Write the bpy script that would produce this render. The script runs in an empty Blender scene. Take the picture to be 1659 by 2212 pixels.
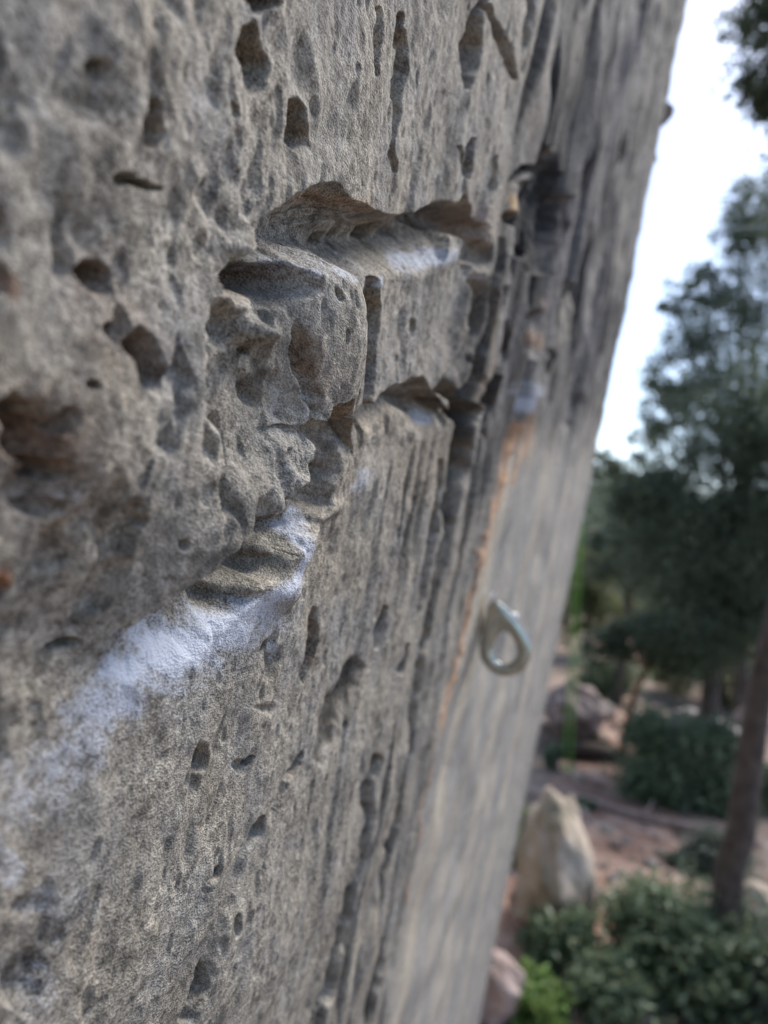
import bpy, math, random
import numpy as np
random.seed(7)
rng = np.random.default_rng(11)
scn = bpy.context.scene
COL = scn.collection
R_ = math.radians

# ------------------------------------------------------------------ camera, sky, sun, exposure
D = 0.075                      # distance of the lens from the wall, metres
GROUND = -3.2                  # ground level below the lens
FPX = 1598.0                   # focal length in the pixels of a 1659 x 2212 picture
roll, yaw = R_(11.6), R_(16.15)
Fv = np.array([-math.sin(yaw), math.cos(yaw), 0.0])
R0 = np.array([math.cos(yaw), math.sin(yaw), 0.0])
Zv = np.array([0, 0, 1.0])
Rv = math.cos(roll) * R0 + math.sin(roll) * Zv
Uv = -math.sin(roll) * R0 + math.cos(roll) * Zv
CAM = np.array([D, 0.0, 0.0])

cam = bpy.data.cameras.new('camera')
cob = bpy.data.objects.new('camera', cam); COL.objects.link(cob)
from mathutils import Matrix, Vector
M = Matrix(((Rv[0], Uv[0], -Fv[0], CAM[0]), (Rv[1], Uv[1], -Fv[1], CAM[1]), (Rv[2], Uv[2], -Fv[2], CAM[2]), (0, 0, 0, 1)))
cob.matrix_world = M
cam.sensor_fit = 'VERTICAL'; cam.sensor_height = 36.0
cam.lens = 36.0 * FPX / 2212.0
cam.clip_start = 0.005; cam.clip_end = 2000
cam.dof.use_dof = True
cam.dof.focus_distance = 0.176
cam.dof.aperture_fstop = 10.8
scn.camera = cob

w = bpy.data.worlds.new('World'); scn.world = w; w.use_nodes = True
nt = w.node_tree; nt.nodes.clear()
sky = nt.nodes.new('ShaderNodeTexSky'); sky.sky_type = 'NISHITA'; sky.sun_disc = False
SUN_EL, SUN_AZ = R_(56), R_(26)     # azimuth clockwise from +Y towards +X
sky.sun_elevation = SUN_EL; sky.sun_rotation = SUN_AZ
sky.altitude = 0; sky.air_density = 1.0; sky.dust_density = 1.4; sky.ozone_density = 1.0
bg = nt.nodes.new('ShaderNodeBackground'); bg.inputs[1].default_value = 0.084
out = nt.nodes.new('ShaderNodeOutputWorld')
nt.links.new(sky.outputs[0], bg.inputs[0]); nt.links.new(bg.outputs[0], out.inputs[0])
sl = bpy.data.lights.new('sun', 'SUN'); sl.energy = 1.5; sl.angle = R_(24); sl.color = (1.0, 0.955, 0.88)
so = bpy.data.objects.new('sun', sl); COL.objects.link(so)
sd = Vector((math.sin(SUN_AZ) * math.cos(SUN_EL), math.cos(SUN_AZ) * math.cos(SUN_EL), math.sin(SUN_EL)))
so.rotation_euler = sd.to_track_quat('Z', 'Y').to_euler()
scn.view_settings.view_transform = 'Standard'; scn.view_settings.look = 'None'
scn.view_settings.exposure = 2.02; scn.view_settings.gamma = 1.0
scn.render.engine = 'CYCLES'
scn.cycles.max_bounces = 6; scn.cycles.transparent_max_bounces = 8
scn.cycles.use_denoising = True

# ------------------------------------------------------------------ helpers
def ray(x, y): return Fv + (x - 829.5) / FPX * Rv - (y - 1106) / FPX * Uv
def at(x, y, t): return CAM + ray(x, y) * t
def on_ground(x, y, z=GROUND):
    v = ray(x, y); return CAM + v * (z / v[2])
def to_px(P):
    v = P - CAM; f = v @ Fv
    return 829.5 + FPX * (v @ Rv) / f, 1106 - FPX * (v @ Uv) / f

def hash2(ix, iy, seed):
    h = (ix.astype(np.int64) * 374761393 + iy.astype(np.int64) * 668265263 + seed * 1274126177) & 0xFFFFFFFF
    h = ((h ^ (h >> 13)) * 1274126177) & 0xFFFFFFFF
    return h ^ (h >> 16)
def noise2(x, y, seed=0):
    ix, iy = np.floor(x).astype(np.int64), np.floor(y).astype(np.int64)
    fx, fy = (x - ix).astype(np.float32), (y - iy).astype(np.float32)
    u = fx * fx * fx * (fx * (fx * 6 - 15) + 10); v = fy * fy * fy * (fy * (fy * 6 - 15) + 10)
    def g(jx, jy, dx, dy):
        a = (hash2(jx, jy, seed) & 1023).astype(np.float32) * (2 * math.pi / 1024)
        return np.cos(a) * dx + np.sin(a) * dy
    n00 = g(ix, iy, fx, fy); n10 = g(ix + 1, iy, fx - 1, fy)
    n01 = g(ix, iy + 1, fx, fy - 1); n11 = g(ix + 1, iy + 1, fx - 1, fy - 1)
    return ((n00 * (1 - u) + n10 * u) * (1 - v) + (n01 * (1 - u) + n11 * u) * v) * 1.5
def fbm2(x, y, seed, octs=3, gain=0.5):
    s = 0; a = 1.0
    for k in range(octs):
        s = s + a * noise2(x * 2 ** k + 17.3 * k, y * 2 ** k - 9.1 * k, seed + k * 31); a *= gain
    return s
def noise3(P, scale, seed, octs=3):
    x, y, z = (P * scale).T
    return (fbm2(x + z * .37, y - z * .61, seed, octs) + fbm2(y + 5.2, z + x * .29, seed + 7, octs) + fbm2(z - 3.1, x + .41 * y, seed + 13, octs)) / 1.7
def sst(a, b, x):
    t = np.clip((x - a) / (b - a + 1e-12), 0, 1); return t * t * (3 - 2 * t)

def mesh_obj(name, verts, faces, mat, parent=None, smooth=True):
    """verts (n,3); faces (m,4) or (m,3) array, linked as one object"""
    me = bpy.data.meshes.new(name)
    verts = np.asarray(verts, dtype=np.float32); faces = np.asarray(faces, dtype=np.int32)
    n, m, k = len(verts), len(faces), faces.shape[1]
    me.vertices.add(n); me.vertices.foreach_set('co', verts.ravel())
    me.loops.add(m * k); me.loops.foreach_set('vertex_index', faces.ravel())
    me.polygons.add(m); me.polygons.foreach_set('loop_start', np.arange(0, m * k, k, dtype=np.int32))
    me.polygons.foreach_set('loop_total', np.full(m, k, dtype=np.int32))
    me.polygons.foreach_set('use_smooth', np.full(m, smooth, dtype=bool))
    me.update(calc_edges=True); me.validate()
    if mat: me.materials.append(mat)
    o = bpy.data.objects.new(name, me); COL.objects.link(o)
    if parent: o.parent = parent; o.matrix_parent_inverse = parent.matrix_world.inverted()
    return o
def thing(name, loc, label, cat, group=None):
    o = bpy.data.objects.new(name, None); COL.objects.link(o); o.location = loc; o.empty_display_size = .1
    o.matrix_world = Matrix.Translation(Vector(loc))
    return tag(o, label, cat, group)
def tag(o, label=None, cat=None, group=None, kind=None):
    if label: o['label'] = label
    if cat: o['category'] = cat
    if group: o['group'] = group
    if kind: o['kind'] = kind
    return o

# ------------------------------------------------------------------ node helpers and materials
def new_mat(name, rough=0.9, spec=0.3):
    m = bpy.data.materials.new(name); m.use_nodes = True
    b = m.node_tree.nodes['Principled BSDF']; b.inputs['Roughness'].default_value = rough
    b.inputs['Specular IOR Level'].default_value = spec
    return m, m.node_tree, b
def nd(t, kind, **kw):
    n = t.nodes.new(kind)
    for k, v in kw.items():
        if k in n.inputs: n.inputs[k].default_value = v
        else: setattr(n, k, v)
    return n
def ramp(t, fac, stops):
    r = t.nodes.new('ShaderNodeValToRGB'); e = r.color_ramp.elements
    while len(e) < len(stops): e.new(0.5)
    for i, (p, c) in enumerate(stops):
        e[i].position = p; e[i].color = (*c, 1)
    t.links.new(fac, r.inputs[0]); return r.outputs[0]
def noise_mat(name, scale, stops, rough=0.9, bump=0.0, bscale=None, detail=6, dist=0.0):
    m, t, b = new_mat(name, rough)
    tc = t.nodes.new('ShaderNodeTexCoord')
    n = nd(t, 'ShaderNodeTexNoise', Scale=scale, Detail=detail, Roughness=0.6, Distortion=dist)
    t.links.new(tc.outputs['Object'], n.inputs['Vector'])
    t.links.new(ramp(t, n.outputs[0], stops), b.inputs['Base Color'])
    if bump:
        n2 = nd(t, 'ShaderNodeTexNoise', Scale=bscale or scale * 4, Detail=6)
        t.links.new(tc.outputs['Object'], n2.inputs['Vector'])
        bp = nd(t, 'ShaderNodeBump', Strength=0.8, Distance=bump)
        t.links.new(n2.outputs[0], bp.inputs['Height']); t.links.new(bp.outputs[0], b.inputs['Normal'])
    return m

def rock_wall_material():
    m, t, b = new_mat('weathered_rock', 0.92, 0.25)
    L = t.links.new
    tc = t.nodes.new('ShaderNodeTexCoord')
    at_ = nd(t, 'ShaderNodeAttribute', attribute_name='rock_colour')
    ch = nd(t, 'ShaderNodeAttribute', attribute_name='chalk')
    # grain: network of small crests and pits, 0.5 - 1 mm
    mp = nd(t, 'ShaderNodeMapping'); mp.inputs['Scale'].default_value = (1.0, 0.72, 1.0)
    L(tc.outputs['Object'], mp.inputs[0])
    n1 = nd(t, 'ShaderNodeTexNoise', Scale=2100.0, Detail=2.0, Roughness=0.6, Distortion=0.0)
    n2 = nd(t, 'ShaderNodeTexNoise', Scale=640.0, Detail=2.0, Roughness=0.6, Distortion=0.0)
    n3 = nd(t, 'ShaderNodeTexNoise', Scale=60.0, Detail=4.0, Roughness=0.6)
    vo = nd(t, 'ShaderNodeTexVoronoi', Scale=900.0)
    for n in (n1, n2, n3, vo): L(mp.outputs[0], n.inputs['Vector'])
    def math_(op, a, b_, c=None):
        q = nd(t, 'ShaderNodeMath', operation=op)
        for i, v in enumerate((a, b_, c)):
            if v is None: continue
            if isinstance(v, (int, float)): q.inputs[i].default_value = v
            else: L(v, q.inputs[i])
        return q.outputs[0]
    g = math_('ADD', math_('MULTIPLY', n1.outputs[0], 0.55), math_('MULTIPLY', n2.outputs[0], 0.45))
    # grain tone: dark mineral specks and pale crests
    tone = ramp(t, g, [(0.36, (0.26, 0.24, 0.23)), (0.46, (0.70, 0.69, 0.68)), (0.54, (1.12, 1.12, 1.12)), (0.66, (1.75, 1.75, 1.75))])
    n3c = ramp(t, n3.outputs[0], [(0.30, (0.84, 0.82, 0.80)), (0.52, (1.0, 1.0, 1.0)), (0.72, (1.13, 1.14, 1.15))])
    mx = nd(t, 'ShaderNodeMix', data_type='RGBA', blend_type='MULTIPLY')
    n4 = nd(t, 'ShaderNodeTexNoise', Scale=38.0, Detail=3.0); L(tc.outputs['Object'], n4.inputs['Vector'])
    gm = nd(t, 'ShaderNodeMapRange'); gm.inputs[1].default_value = .38; gm.inputs[2].default_value = .62; gm.inputs[3].default_value = .65; gm.inputs[4].default_value = 1.0
    L(n4.outputs[0], gm.inputs[0]); L(gm.outputs[0], mx.inputs[0])
    L(at_.outputs['Color'], mx.inputs[6]); L(tone, mx.inputs[7])
    mx2 = nd(t, 'ShaderNodeMix', data_type='RGBA', blend_type='MULTIPLY'); mx2.inputs[0].default_value = 1.0
    L(mx.outputs[2], mx2.inputs[6]); L(n3c, mx2.inputs[7])
    # chalk lies on the crests first
    cf = math_('ADD', math_('MULTIPLY', ch.outputs['Fac'], 1.35), math_('MULTIPLY', math_('SUBTRACT', g, 0.56), 2.2))
    cf = math_('MINIMUM', math_('MAXIMUM', cf, 0.0), 0.92)
    cf = math_('MULTIPLY', cf, math_('MINIMUM', math_('MULTIPLY', ch.outputs['Fac'], 4.0), 1.0))
    mx3 = nd(t, 'ShaderNodeMix', data_type='RGBA', blend_type='MIX')
    L(cf, mx3.inputs[0]); L(mx2.outputs[2], mx3.inputs[6]); mx3.inputs[7].default_value = (0.43, 0.455, 0.52, 1)
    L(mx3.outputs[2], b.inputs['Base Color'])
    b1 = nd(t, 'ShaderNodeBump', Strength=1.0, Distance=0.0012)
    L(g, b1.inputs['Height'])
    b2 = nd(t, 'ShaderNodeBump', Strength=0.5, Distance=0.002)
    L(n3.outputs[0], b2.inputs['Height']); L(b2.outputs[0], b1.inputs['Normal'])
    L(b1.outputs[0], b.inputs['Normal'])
    return m

# ------------------------------------------------------------------ the rock wall: a relief of ~1.4 million vertices
def build_wall():
    # columns at equal angles around the foot of the camera (dense where it is looked at), rows fanned in height
    a_far = np.linspace(R_(0.62), R_(52), 1060)
    a_near = R_(52) + (R_(179.2) - R_(52)) * (np.linspace(0, 1, 90)[1:] ** 1.3)
    a = np.concatenate([a_far, a_near])
    Yc = D / np.tan(a)
    t_in = np.linspace(-0.80, 0.86, 1460)
    rc = np.sqrt(Yc ** 2 + D ** 2)
    e = np.linspace(0, 1, 46)[1:] ** 2.2
    Yg = np.repeat(Yc[:, None], len(t_in) + 2 * len(e), 1)
    Zi = rc[:, None] * t_in[None, :]
    lo, hi = -7.0, 9.5
    Zi = np.clip(Zi, lo + .5, hi - .5)
    Zlo = Zi[:, :1] + (lo - Zi[:, :1]) * e[None, ::-1]
    Zhi = Zi[:, -1:] + (hi - Zi[:, -1:]) * e[None, :]
    Zg = np.concatenate([Zlo, Zi, Zhi], 1)
    nc, nr = Yg.shape
    Y = Yg.ravel(); Z = Zg.ravel()
    # q: where the flat wall point shows in the picture, the frame the relief was measured in
    vy, vz = Y, Z
    fwd = np.maximum(-D * Fv[0] + vy * Fv[1], 0.02)
    qx = 829.5 + FPX * (-D * Rv[0] + vy * Rv[1] + vz * Rv[2]) / fwd
    qy = 1106 - FPX * (-D * Uv[0] + vy * Uv[1] + vz * Uv[2]) / fwd
    valid = (-D * Fv[0] + vy * Fv[1]) > 0.03
    qx = np.where(valid, qx, -5000).astype(np.float32); qy = np.where(valid, qy, -5000).astype(np.float32)
    Y = Y.astype(np.float32); Z = Z.astype(np.float32)
    lz = np.sqrt(Y * Y + D * D)                      # local size
    # natural wobble of every outline
    wx = 6 * fbm2(qx / 60, qy / 75, 3, 2) + .6 * noise2(qx / 12, qy / 26, 5) * (qx < 900)
    wy = 7 * fbm2(qx / 50 + 40, qy / 50, 8, 2) + .5 * noise2(qx / 10, qy / 10 + 30, 6)
    px, py = qx + wx, qy + wy
    H = np.zeros_like(Y)                             # millimetres, + towards the viewer

    def seg(pts, vals, x=px, y=py, margin=120):
        """signed distance to a polyline (+ on the right-hand side walking along it) and values interpolated along it"""
        pts = np.array(pts, float); vals = np.array(vals, float)
        if vals.ndim == 1: vals = vals[:, None]
        x0, y0 = pts.min(0) - margin; x1, y1 = pts.max(0) + margin
        idx = np.where((x > x0) & (x < x1) & (y > y0) & (y < y1))[0]
        X, Yy = x[idx], y[idx]
        best = np.full(len(idx), 1e9, np.float32); sg = np.zeros(len(idx), np.float32)
        vv = np.zeros((len(idx), vals.shape[1]), np.float32)
        for i in range(len(pts) - 1):
            ax, ay = pts[i]; dx, dy = pts[i + 1] - pts[i]; l2 = dx * dx + dy * dy
            tt = np.clip(((X - ax) * dx + (Yy - ay) * dy) / l2, 0, 1)
            ex, ey = X - ax - tt * dx, Yy - ay - tt * dy
            dd = np.sqrt(ex * ex + ey * ey); cr = dx * ey - dy * ex
            mk = dd < best
            best = np.where(mk, dd, best); sg = np.where(mk, np.sign(cr), sg)
            vv[mk] = (vals[i] + (vals[i + 1] - vals[i]) * tt[:, None])[mk]
        return idx, best * sg, vv
    def pit(cx, cy, rx, ry, ang, dep, rim=0.55, raw=False):
        x, y = (qx, qy) if raw else (px, py)
        R = max(rx, ry) * 1.5
        idx = np.where((abs(x - cx) < R) & (abs(y - cy) < R))[0]
        c, s = math.cos(R_(ang)), math.sin(R_(ang))
        dx, dy = x[idx] - cx, y[idx] - cy
        u = (dx * c + dy * s) / rx; v = (-dx * s + dy * c) / ry
        r = np.sqrt(u * u + v * v) * (1 + .22 * noise2(qx[idx] / (rx * .9 + 6), qy[idx] / (ry * .7 + 6), int(cx + 700)))
        H[idx] -= dep * (1 - sst(rim, 1.08, r))
    def bulge(cx, cy, rx, ry, ang, h):
        c, s = math.cos(R_(ang)), math.sin(R_(ang))
        dx, dy = qx - cx, qy - cy
        u = (dx * c + dy * s) / rx; v = (-dx * s + dy * c) / ry
        H[:] += h * np.exp(-np.minimum(u * u + v * v, 30) ** 1.3)
    def groove(pts, wd, dep, sharp=0.35):
        """slot along a polyline; wd, dep per point"""
        idx, s, v = seg(pts, np.stack([wd, dep], 1), margin=60)
        d = np.abs(s) / np.maximum(v[:, 0], .5)
        H[idx] -= v[:, 1] * (1 - sst(sharp, 1.05, d))
    def lip(pts, dep, drop, rec, up=None, upw=60, pw=1.0, margin=260):
        """a ledge line: on its right-hand side the rock steps back dep mm within drop px and comes forward again over rec px"""
        n = len(pts)
        up = up if up is not None else [0] * n
        drop = drop if hasattr(drop, '__len__') else [drop] * n
        idx, s, v = seg(pts, np.stack([dep, drop, rec, up], 1), margin=margin)
        u_ = np.clip(s / v[:, 1], 0, 1)
        if hasattr(pw, '__len__'): pw = seg(pts, pw, margin=margin)[2][:, 0]
        f = u_ * (2 - u_) * (1 - sst(0, 1, np.clip((s - v[:, 1] * .8) / v[:, 2], 0, 1) ** pw))
        H[idx] -= v[:, 0] * f
        H[idx] += v[:, 3] * np.where(s < 0, np.exp(-(s / upw) ** 2), np.exp(-(s / 9) ** 2))

    # ---- broad shape of the near rock
    H += 1.6 * fbm2(Y / .11, Z / .09, 21, 2) * np.clip(lz / .2, .5, 3)
    bulge(330, 960, 330, 300, -25, 7.0)
    bulge(420, 200, 330, 260, 0, 2.0)
    bulge(90, 1400, 130, 120, 0, -3.0)
    # ---- upper pocket
    top = [(440, 640), (462, 585), (480, 560), (530, 486), (560, 446), (592, 425), (644, 397), (717, 388), (748, 420), (784, 444), (831, 458), (870, 466), (919, 449), (955, 436), (992, 421), (1013, 451), (1038, 485), (1050, 520)]
    lip(top, [0, 3, 7, 10, 12, 14, 15, 15, 15, 14, 13.5, 13, 13, 13, 13, 11, 7, 0], [20, 30, 45, 70, 95, 130, 160, 165, 140, 115, 78, 62, 50, 45, 38, 30, 20, 20],
        [60, 80, 95, 100, 104, 100, 94, 90, 86, 84, 88, 92, 96, 98, 98, 80, 40, 40], pw=1.1, up=[0, 1, 1.5, 2, 2, 2, 1.5, 1, 1, 1, 1, 1, 1, 1, 1, .5, 0, 0])
    # hollow to the left of the block, and the little knob under it
    pit(548, 612, 92, 46, -6, 14, .1)
    pit(490, 596, 44, 40, 0, 8, .2)
    pit(460, 700, 45, 60, 0, 6, .1)
    bulge(520, 712, 30, 26, 0, 7)
    pit(513, 752, 16, 15, 0, 5, .5)
    bulge(560, 560, 90, 26, 22, 3.0)
    # ---- block on the left of the slot
    bulge(680, 705, 100, 190, -4, 6.5)
    bulge(715, 690, 45, 140, 0, 2.5)
    # roof ribs in the pocket
    for k, off in enumerate((26, 50, 72)):
        groove([(610 + off * 1.0, 425 + off), (680 + off, 400 + off), (740 + off, 420 + off), (800 + off * .6, 455 + off * .6), (850, 475 + off * .5)], [5, 7, 8, 7, 4], [.5, 1.7, 1.7, 1.2, .3], .1)
    # small rooms at the back of the ledge
    for cx, cy, r, dd in ((735, 520, 13, 5), (775, 508, 14, 5), (828, 500, 20, 8), (870, 505, 15, 4)):
        pit(cx + 40, cy, r, r * 1.2, 10, dd, .3)
    pit(985, 478, 62, 36, 28, 8, .45)
    pit(1022, 540, 26, 42, -12, 8, .4)
    bulge(905, 560, 70, 34, -18, 2.0)
    # ---- slot between the blocks, and the flutes on the right of block two
    groove([(802, 612), (799, 660), (793, 720), (784, 790), (776, 830), (772, 858)], [18, 22, 24, 20, 16, 13], [9, 13, 13, 10, 5, 7], .6)
    pit(770, 850, 17, 22, 0, 5, .3)
    pit(888, 712, 8, 28, 4, 3.2, .4)
    pit(606, 780, 19, 92, -8, 4.5, .35)
    for (x, y, rx, ry) in ((664, 628, 7, 22), (700, 640, 6, 26), (712, 690, 5, 20), (665, 720, 4, 22)): pit(x, y, rx, ry, 4, 2, .2)
    lip([(1010, 590), (1009, 640), (1000, 700), (985, 760), (968, 800), (955, 830)][::-1], [2, 11, 13, 13, 12, 2], [10] * 6, [22, 26, 26, 26, 24, 20], up=[0, 1, 2, 2, 1.5, 0], upw=40)
    groove([(1046, 600), (1040, 650), (1028, 720), (1012, 780)], [6, 10, 9, 5], [3, 9, 8, 3], .3)
    groove([(1062, 560), (1058, 640), (1052, 700), (1040, 760), (1022, 830), (1000, 900)], [4, 6, 6, 7, 6, 4], [3, 9, 9, 11, 9, 3], .3)
    # ---- lower lip
    low = [(596, 905), (639, 898), (652, 876), (672, 862), (706, 855), (716, 886), (740, 872), (765, 856), (791, 866), (815, 846), (842, 830), (875, 825), (905, 815), (928, 844), (948, 812), (968, 796), (995, 846), (1012, 820), (1020, 800)]
    lip(low, [2, 7, 9, 10, 9, 7, 6.5, 6, 6, 6.5, 8, 9, 10, 10, 11, 11, 10, 6, 0], [20, 24, 26, 26, 22, 14, 12, 12, 12, 14, 18, 22, 24, 24, 26, 26, 22, 14, 10],
        [60, 80, 90, 90, 90, 90, 90, 80, 70, 60, 60, 70, 80, 90, 90, 80, 60, 40, 30], up=[0, 1, 1.5, 1.5, 1.5, 1.5, 1.5, 1.5, 1.5, 1.5, 1.5, 1.5, 1.5, 1.5, 1.5, 1.5, 1, 0, 0])
    pit(900, 872, 36, 26, 12, 6, .2)
    pit(1003, 885, 27, 42, -8, 12, .45)
    bulge(955, 905, 22, 40, 0, 3)
    pit(750, 915, 7, 26, 4, 2.5, .3)
    pit(690, 925, 9, 30, 6, 2.0, .3)
    # ---- edge of the big near bulge with the trench behind it (chalky finger ledge)
    tr = [(150, 1425), (210, 1390), (262, 1352), (320, 1300), (378, 1225), (430, 1160), (484, 1112), (520, 1080), (556, 1052), (585, 1022), (606, 985), (617, 955), (630, 915), (640, 880)]
    lip(tr, [0, 1, 3, 6, 9, 12, 12.5, 12, 11, 10, 9.5, 8.5, 5, 1], [30, 30, 30, 28, 26, 24, 24, 24, 24, 24, 24, 24, 22, 18],
        [80, 100, 120, 140, 150, 150, 140, 130, 125, 120, 100, 90, 80, 60], up=[0, 0, .8, 2, 3.5, 4.5, 5, 5, 5, 5, 4.5, 3.5, 2, 1], upw=70, pw=[2, 2, 2, 2.2, 2.8, 4.5, 5.5, 5.5, 5, 4, 3.5, 3.5, 3, 3])
    pit(560, 1222, 40, 34, -30, 6, .1); pit(610, 1140, 34, 28, -20, 5, .1); pit(490, 1300, 38, 34, -30, 5, .1)
    bulge(572, 1165, 16, 36, 30, 4); bulge(636, 1180, 26, 80, 22, 3.5); bulge(600, 1275, 40, 36, -10, 3.5)
    pit(658, 968, 30, 40, 14, 5.5, .3); pit(682, 1022, 24, 26, 0, 6, .2); bulge(655, 1000, 10, 12, 0, 2)
    bulge(640, 1110, 80, 20, -12, 3.0); bulge(790, 1040, 40, 60, 20, 2.0)
    bulge(588, 1190, 9, 30, 32, 5.5); bulge(540, 1262, 9, 26, 32, 4.0)
    # ---- holes of the upper near rock
    for a_ in ((560, -8, 44, 38, 0, 10, .5), (527, 126, 37, 80, -6, 10, .6), (633, 275, 29, 62, -6, 9, .62), (305, 262, 27, 62, -6, 7, .35), (478, 240, 7, 18, 0, 4, .3),
               (243, 382, 22, 19, 15, 8, .4), (207, 150, 20, 28, 0, 3, .2), (195, 596, 34, 46, -25, 7, .35), (207, 712, 18, 26, 0, 5, .3), (268, 775, 34, 72, -10, 7, .35),
               (150, 822, 14, 14, 0, 5, .3), (40, 935, 52, 80, 12, 7, .05), (70, 1010, 40, 30, -20, 7, .2), (10, 880, 40, 36, 0, 6, .2), (95, 905, 22, 40, 20, 4, .2), (5, 600, 26, 40, 0, 7, .3), (0, 480, 14, 40, 0, 5, .3), (0, 1280, 22, 34, 0, 6, .3),
               (165, 1398, 40, 13, -18, 5, .3), (60, 1090, 50, 26, -10, 3, .2), (250, 1112, 9, 15, 0, 2.5, .3), (335, 1165, 9, 14, 0, 2.5, .3), (440, 910, 16, 26, 10, 2.0, .2),
               (675, 1392, 17, 62, 6, 10, .7), (568, 1397, 13, 15, 30, 6, .4), (588, 1432, 18, 34, 15, 2.2, .2), (430, 1640, 22, 32, 12, 6, .3), (420, 1690, 20, 50, 10, 1.6, .1),
               (540, 1643, 9, 9, 0, 5, .3), (525, 1655, 20, 16, -30, 2.0, .2), (644, 1652, 11, 28, 32, 7, .4), (556, 1798, 14, 30, 30, 7, .4), (460, 1880, 12, 20, 28, 4, .3),
               (505, 1996, 8, 20, 15, 5, .3), (426, 2125, 20, 42, 16, 8, .55), (50, 2130, 46, 70, 10, 3.5, .0), (80, 2080, 30, 40, -20, 2, .0), (70, 1960, 60, 30, -20, 1.5, .0), (735, 1510, 12, 34, 30, 4, .2),
               (720, 1180, 14, 60, 12, 2.0, .1), (575, 1530, 30, 14, 0, 1, .1), (790, 1700, 9, 40, 16, 3, .3)):
        if a_[1] > 1380 and a_[2] < 30: a_ = (a_[0], a_[1], a_[2] * .8, a_[3] * 1.25, max(a_[4], 8), a_[5] * 1.15, a_[6])
        pit(*a_)
    groove([(245, 385), (285, 400), (330, 404)], [10, 9, 6], [4, 4, 1], .3)
    groove([(648, 1650), (615, 1690), (600, 1740), (590, 1790)], [9, 10, 10, 5], [4, 3, 3, 0], .2)
    groove([(560, 1790), (525, 1850), (500, 1920), (470, 2000), (440, 2090), (400, 2200)], [8, 14, 16, 18, 18, 20], [4, 2.2, 2.4, 2.2, 3.0, 5.0], .1)
    groove([(460, 1880), (430, 1930), (400, 2000), (370, 2080)], [8, 10, 10, 8], [3, 2, 1.2, 0], .1)
    # ---- slots of the upper right rock
    groove([(880, 70), (868, 150), (858, 220), (848, 300), (850, 370)], [8, 17, 12, 4, 4], [3, 9, 6, 3, 3], .4)
    groove([(868, 40), (865, 95)], [12, 10], [5, 6], .3)
    groove([(1040, -10), (1022, 60), (1016, 120), (1003, 190)], [8, 12, 15, 5], [6, 9, 12, 3], .35)
    groove([(1050, 20), (1082, 80), (1096, 120), (1112, 165)], [12, 14, 15, 8], [5, 7, 7, 3], .25)
    groove([(1148, -10), (1135, 60), (1125, 110)], [8, 9, 4], [5, 6, 2], .3)
    groove([(1014, 300), (1003, 340), (998, 380)], [5, 9, 5], [4, 9, 4], .3)
    groove([(985, 320), (990, 375)], [7, 6], [3, 4], .2)
    groove([(1066, 340), (1056, 400), (1048, 440)], [5, 9, 5], [3, 7, 3], .2)
    groove([(820, 20), (812, 100), (808, 160)], [8, 8, 6], [2, 2, 1], .1)
    # deep recess
    groove([(1192, 330), (1186, 365)], [17, 18], [16, 14], .4)
    groove([(1186, 385), (1180, 430), (1170, 480), (1160, 530), (1152, 575)], [26, 36, 36, 32, 20], [10, 15, 15, 13, 8], .5)
    groove([(1172, 362), (1130, 365), (1108, 395)], [8, 10, 10], [10, 12, 8], .3)
    groove([(1118, 545), (1150, 548)], [14, 16], [12, 14], .3)
    groove([(1100, 470), (1108, 480)], [14, 12], [12, 10], .3)
    groove([(1130, 400), (1128, 470), (1120, 530)], [14, 16, 10], [5, 7, 5], .2)
    groove([(1190, 590), (1168, 640)], [10, 12], [9, 8], .3)
    groove([(1150, 690), (1140, 750)], [26, 22], [14, 12], .3)
    groove([(1215, 430), (1205, 500), (1198, 560)], [9, 9, 7], [8, 9, 5], .3)
    groove([(1252, 350), (1245, 420)], [10, 8], [8, 5], .3)
    groove([(1100, 560), (1082, 620), (1075, 680)], [8, 8, 6], [6, 8, 5], .3)
    groove([(1085, 520), (1070, 590), (1062, 640)], [6, 8, 5], [5, 8, 4], .3)
    groove([(1078, 800), (1068, 850), (1060, 910), (1052, 960)], [7, 12, 11, 6], [8, 14, 12, 5], .3)
    groove([(1100, 700), (1092, 760), (1085, 800)], [7, 9, 7], [6, 9, 6], .3)
    groove([(1262, 700), (1250, 780), (1240, 860), (1232, 920)], [8, 10, 10, 6], [12, 18, 16, 8], .3)
    groove([(1225, 620), (1215, 700), (1205, 760)], [8, 9, 6], [8, 12, 6], .3)
    groove([(1190, 760), (1180, 820)], [10, 9], [9, 9], .3)
    groove([(1110, 980), (1098, 1030)], [8, 6], [8, 5], .3)
    # ---- long cracks running down
    crack_shade = []
    def crack(p, wd, dep, sh):
        crack_shade.append((p, [k * 1.1 for k in wd])); groove(p, [k * 1.8 for k in wd], [k * 1.3 for k in dep], sh + .2)
    crack([(1012, 900), (1000, 960), (990, 1020), (975, 1100), (952, 1190), (935, 1280), (924, 1380), (906, 1460), (888, 1600), (866, 1729), (838, 1874), (830, 1950)],
           [5, 8, 10, 8, 6, 6, 6, 7, 6, 6, 5, 2], [5, 8, 10, 8, 5, 5, 6, 9, 8, 8, 6, 0], .2)
    crack([(960, 1000), (948, 1090), (925, 1190), (905, 1300), (880, 1400)], [4, 5, 6, 6, 3], [3, 6, 5, 4, 1], .2)
    crack([(886, 1110), (868, 1190), (862, 1235)], [3, 5, 3], [1, 3, 1], .2)
    crack([(870, 1395), (862, 1450)], [4, 5], [2, 4], .2)
    crack([(812, 1640), (796, 1701), (776, 1824), (748, 1958), (728, 2065), (708, 2148), (680, 2215)], [6, 6, 6, 7, 7, 8, 6], [4, 4, 4, 5, 5, 7, 4], .1)
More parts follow.
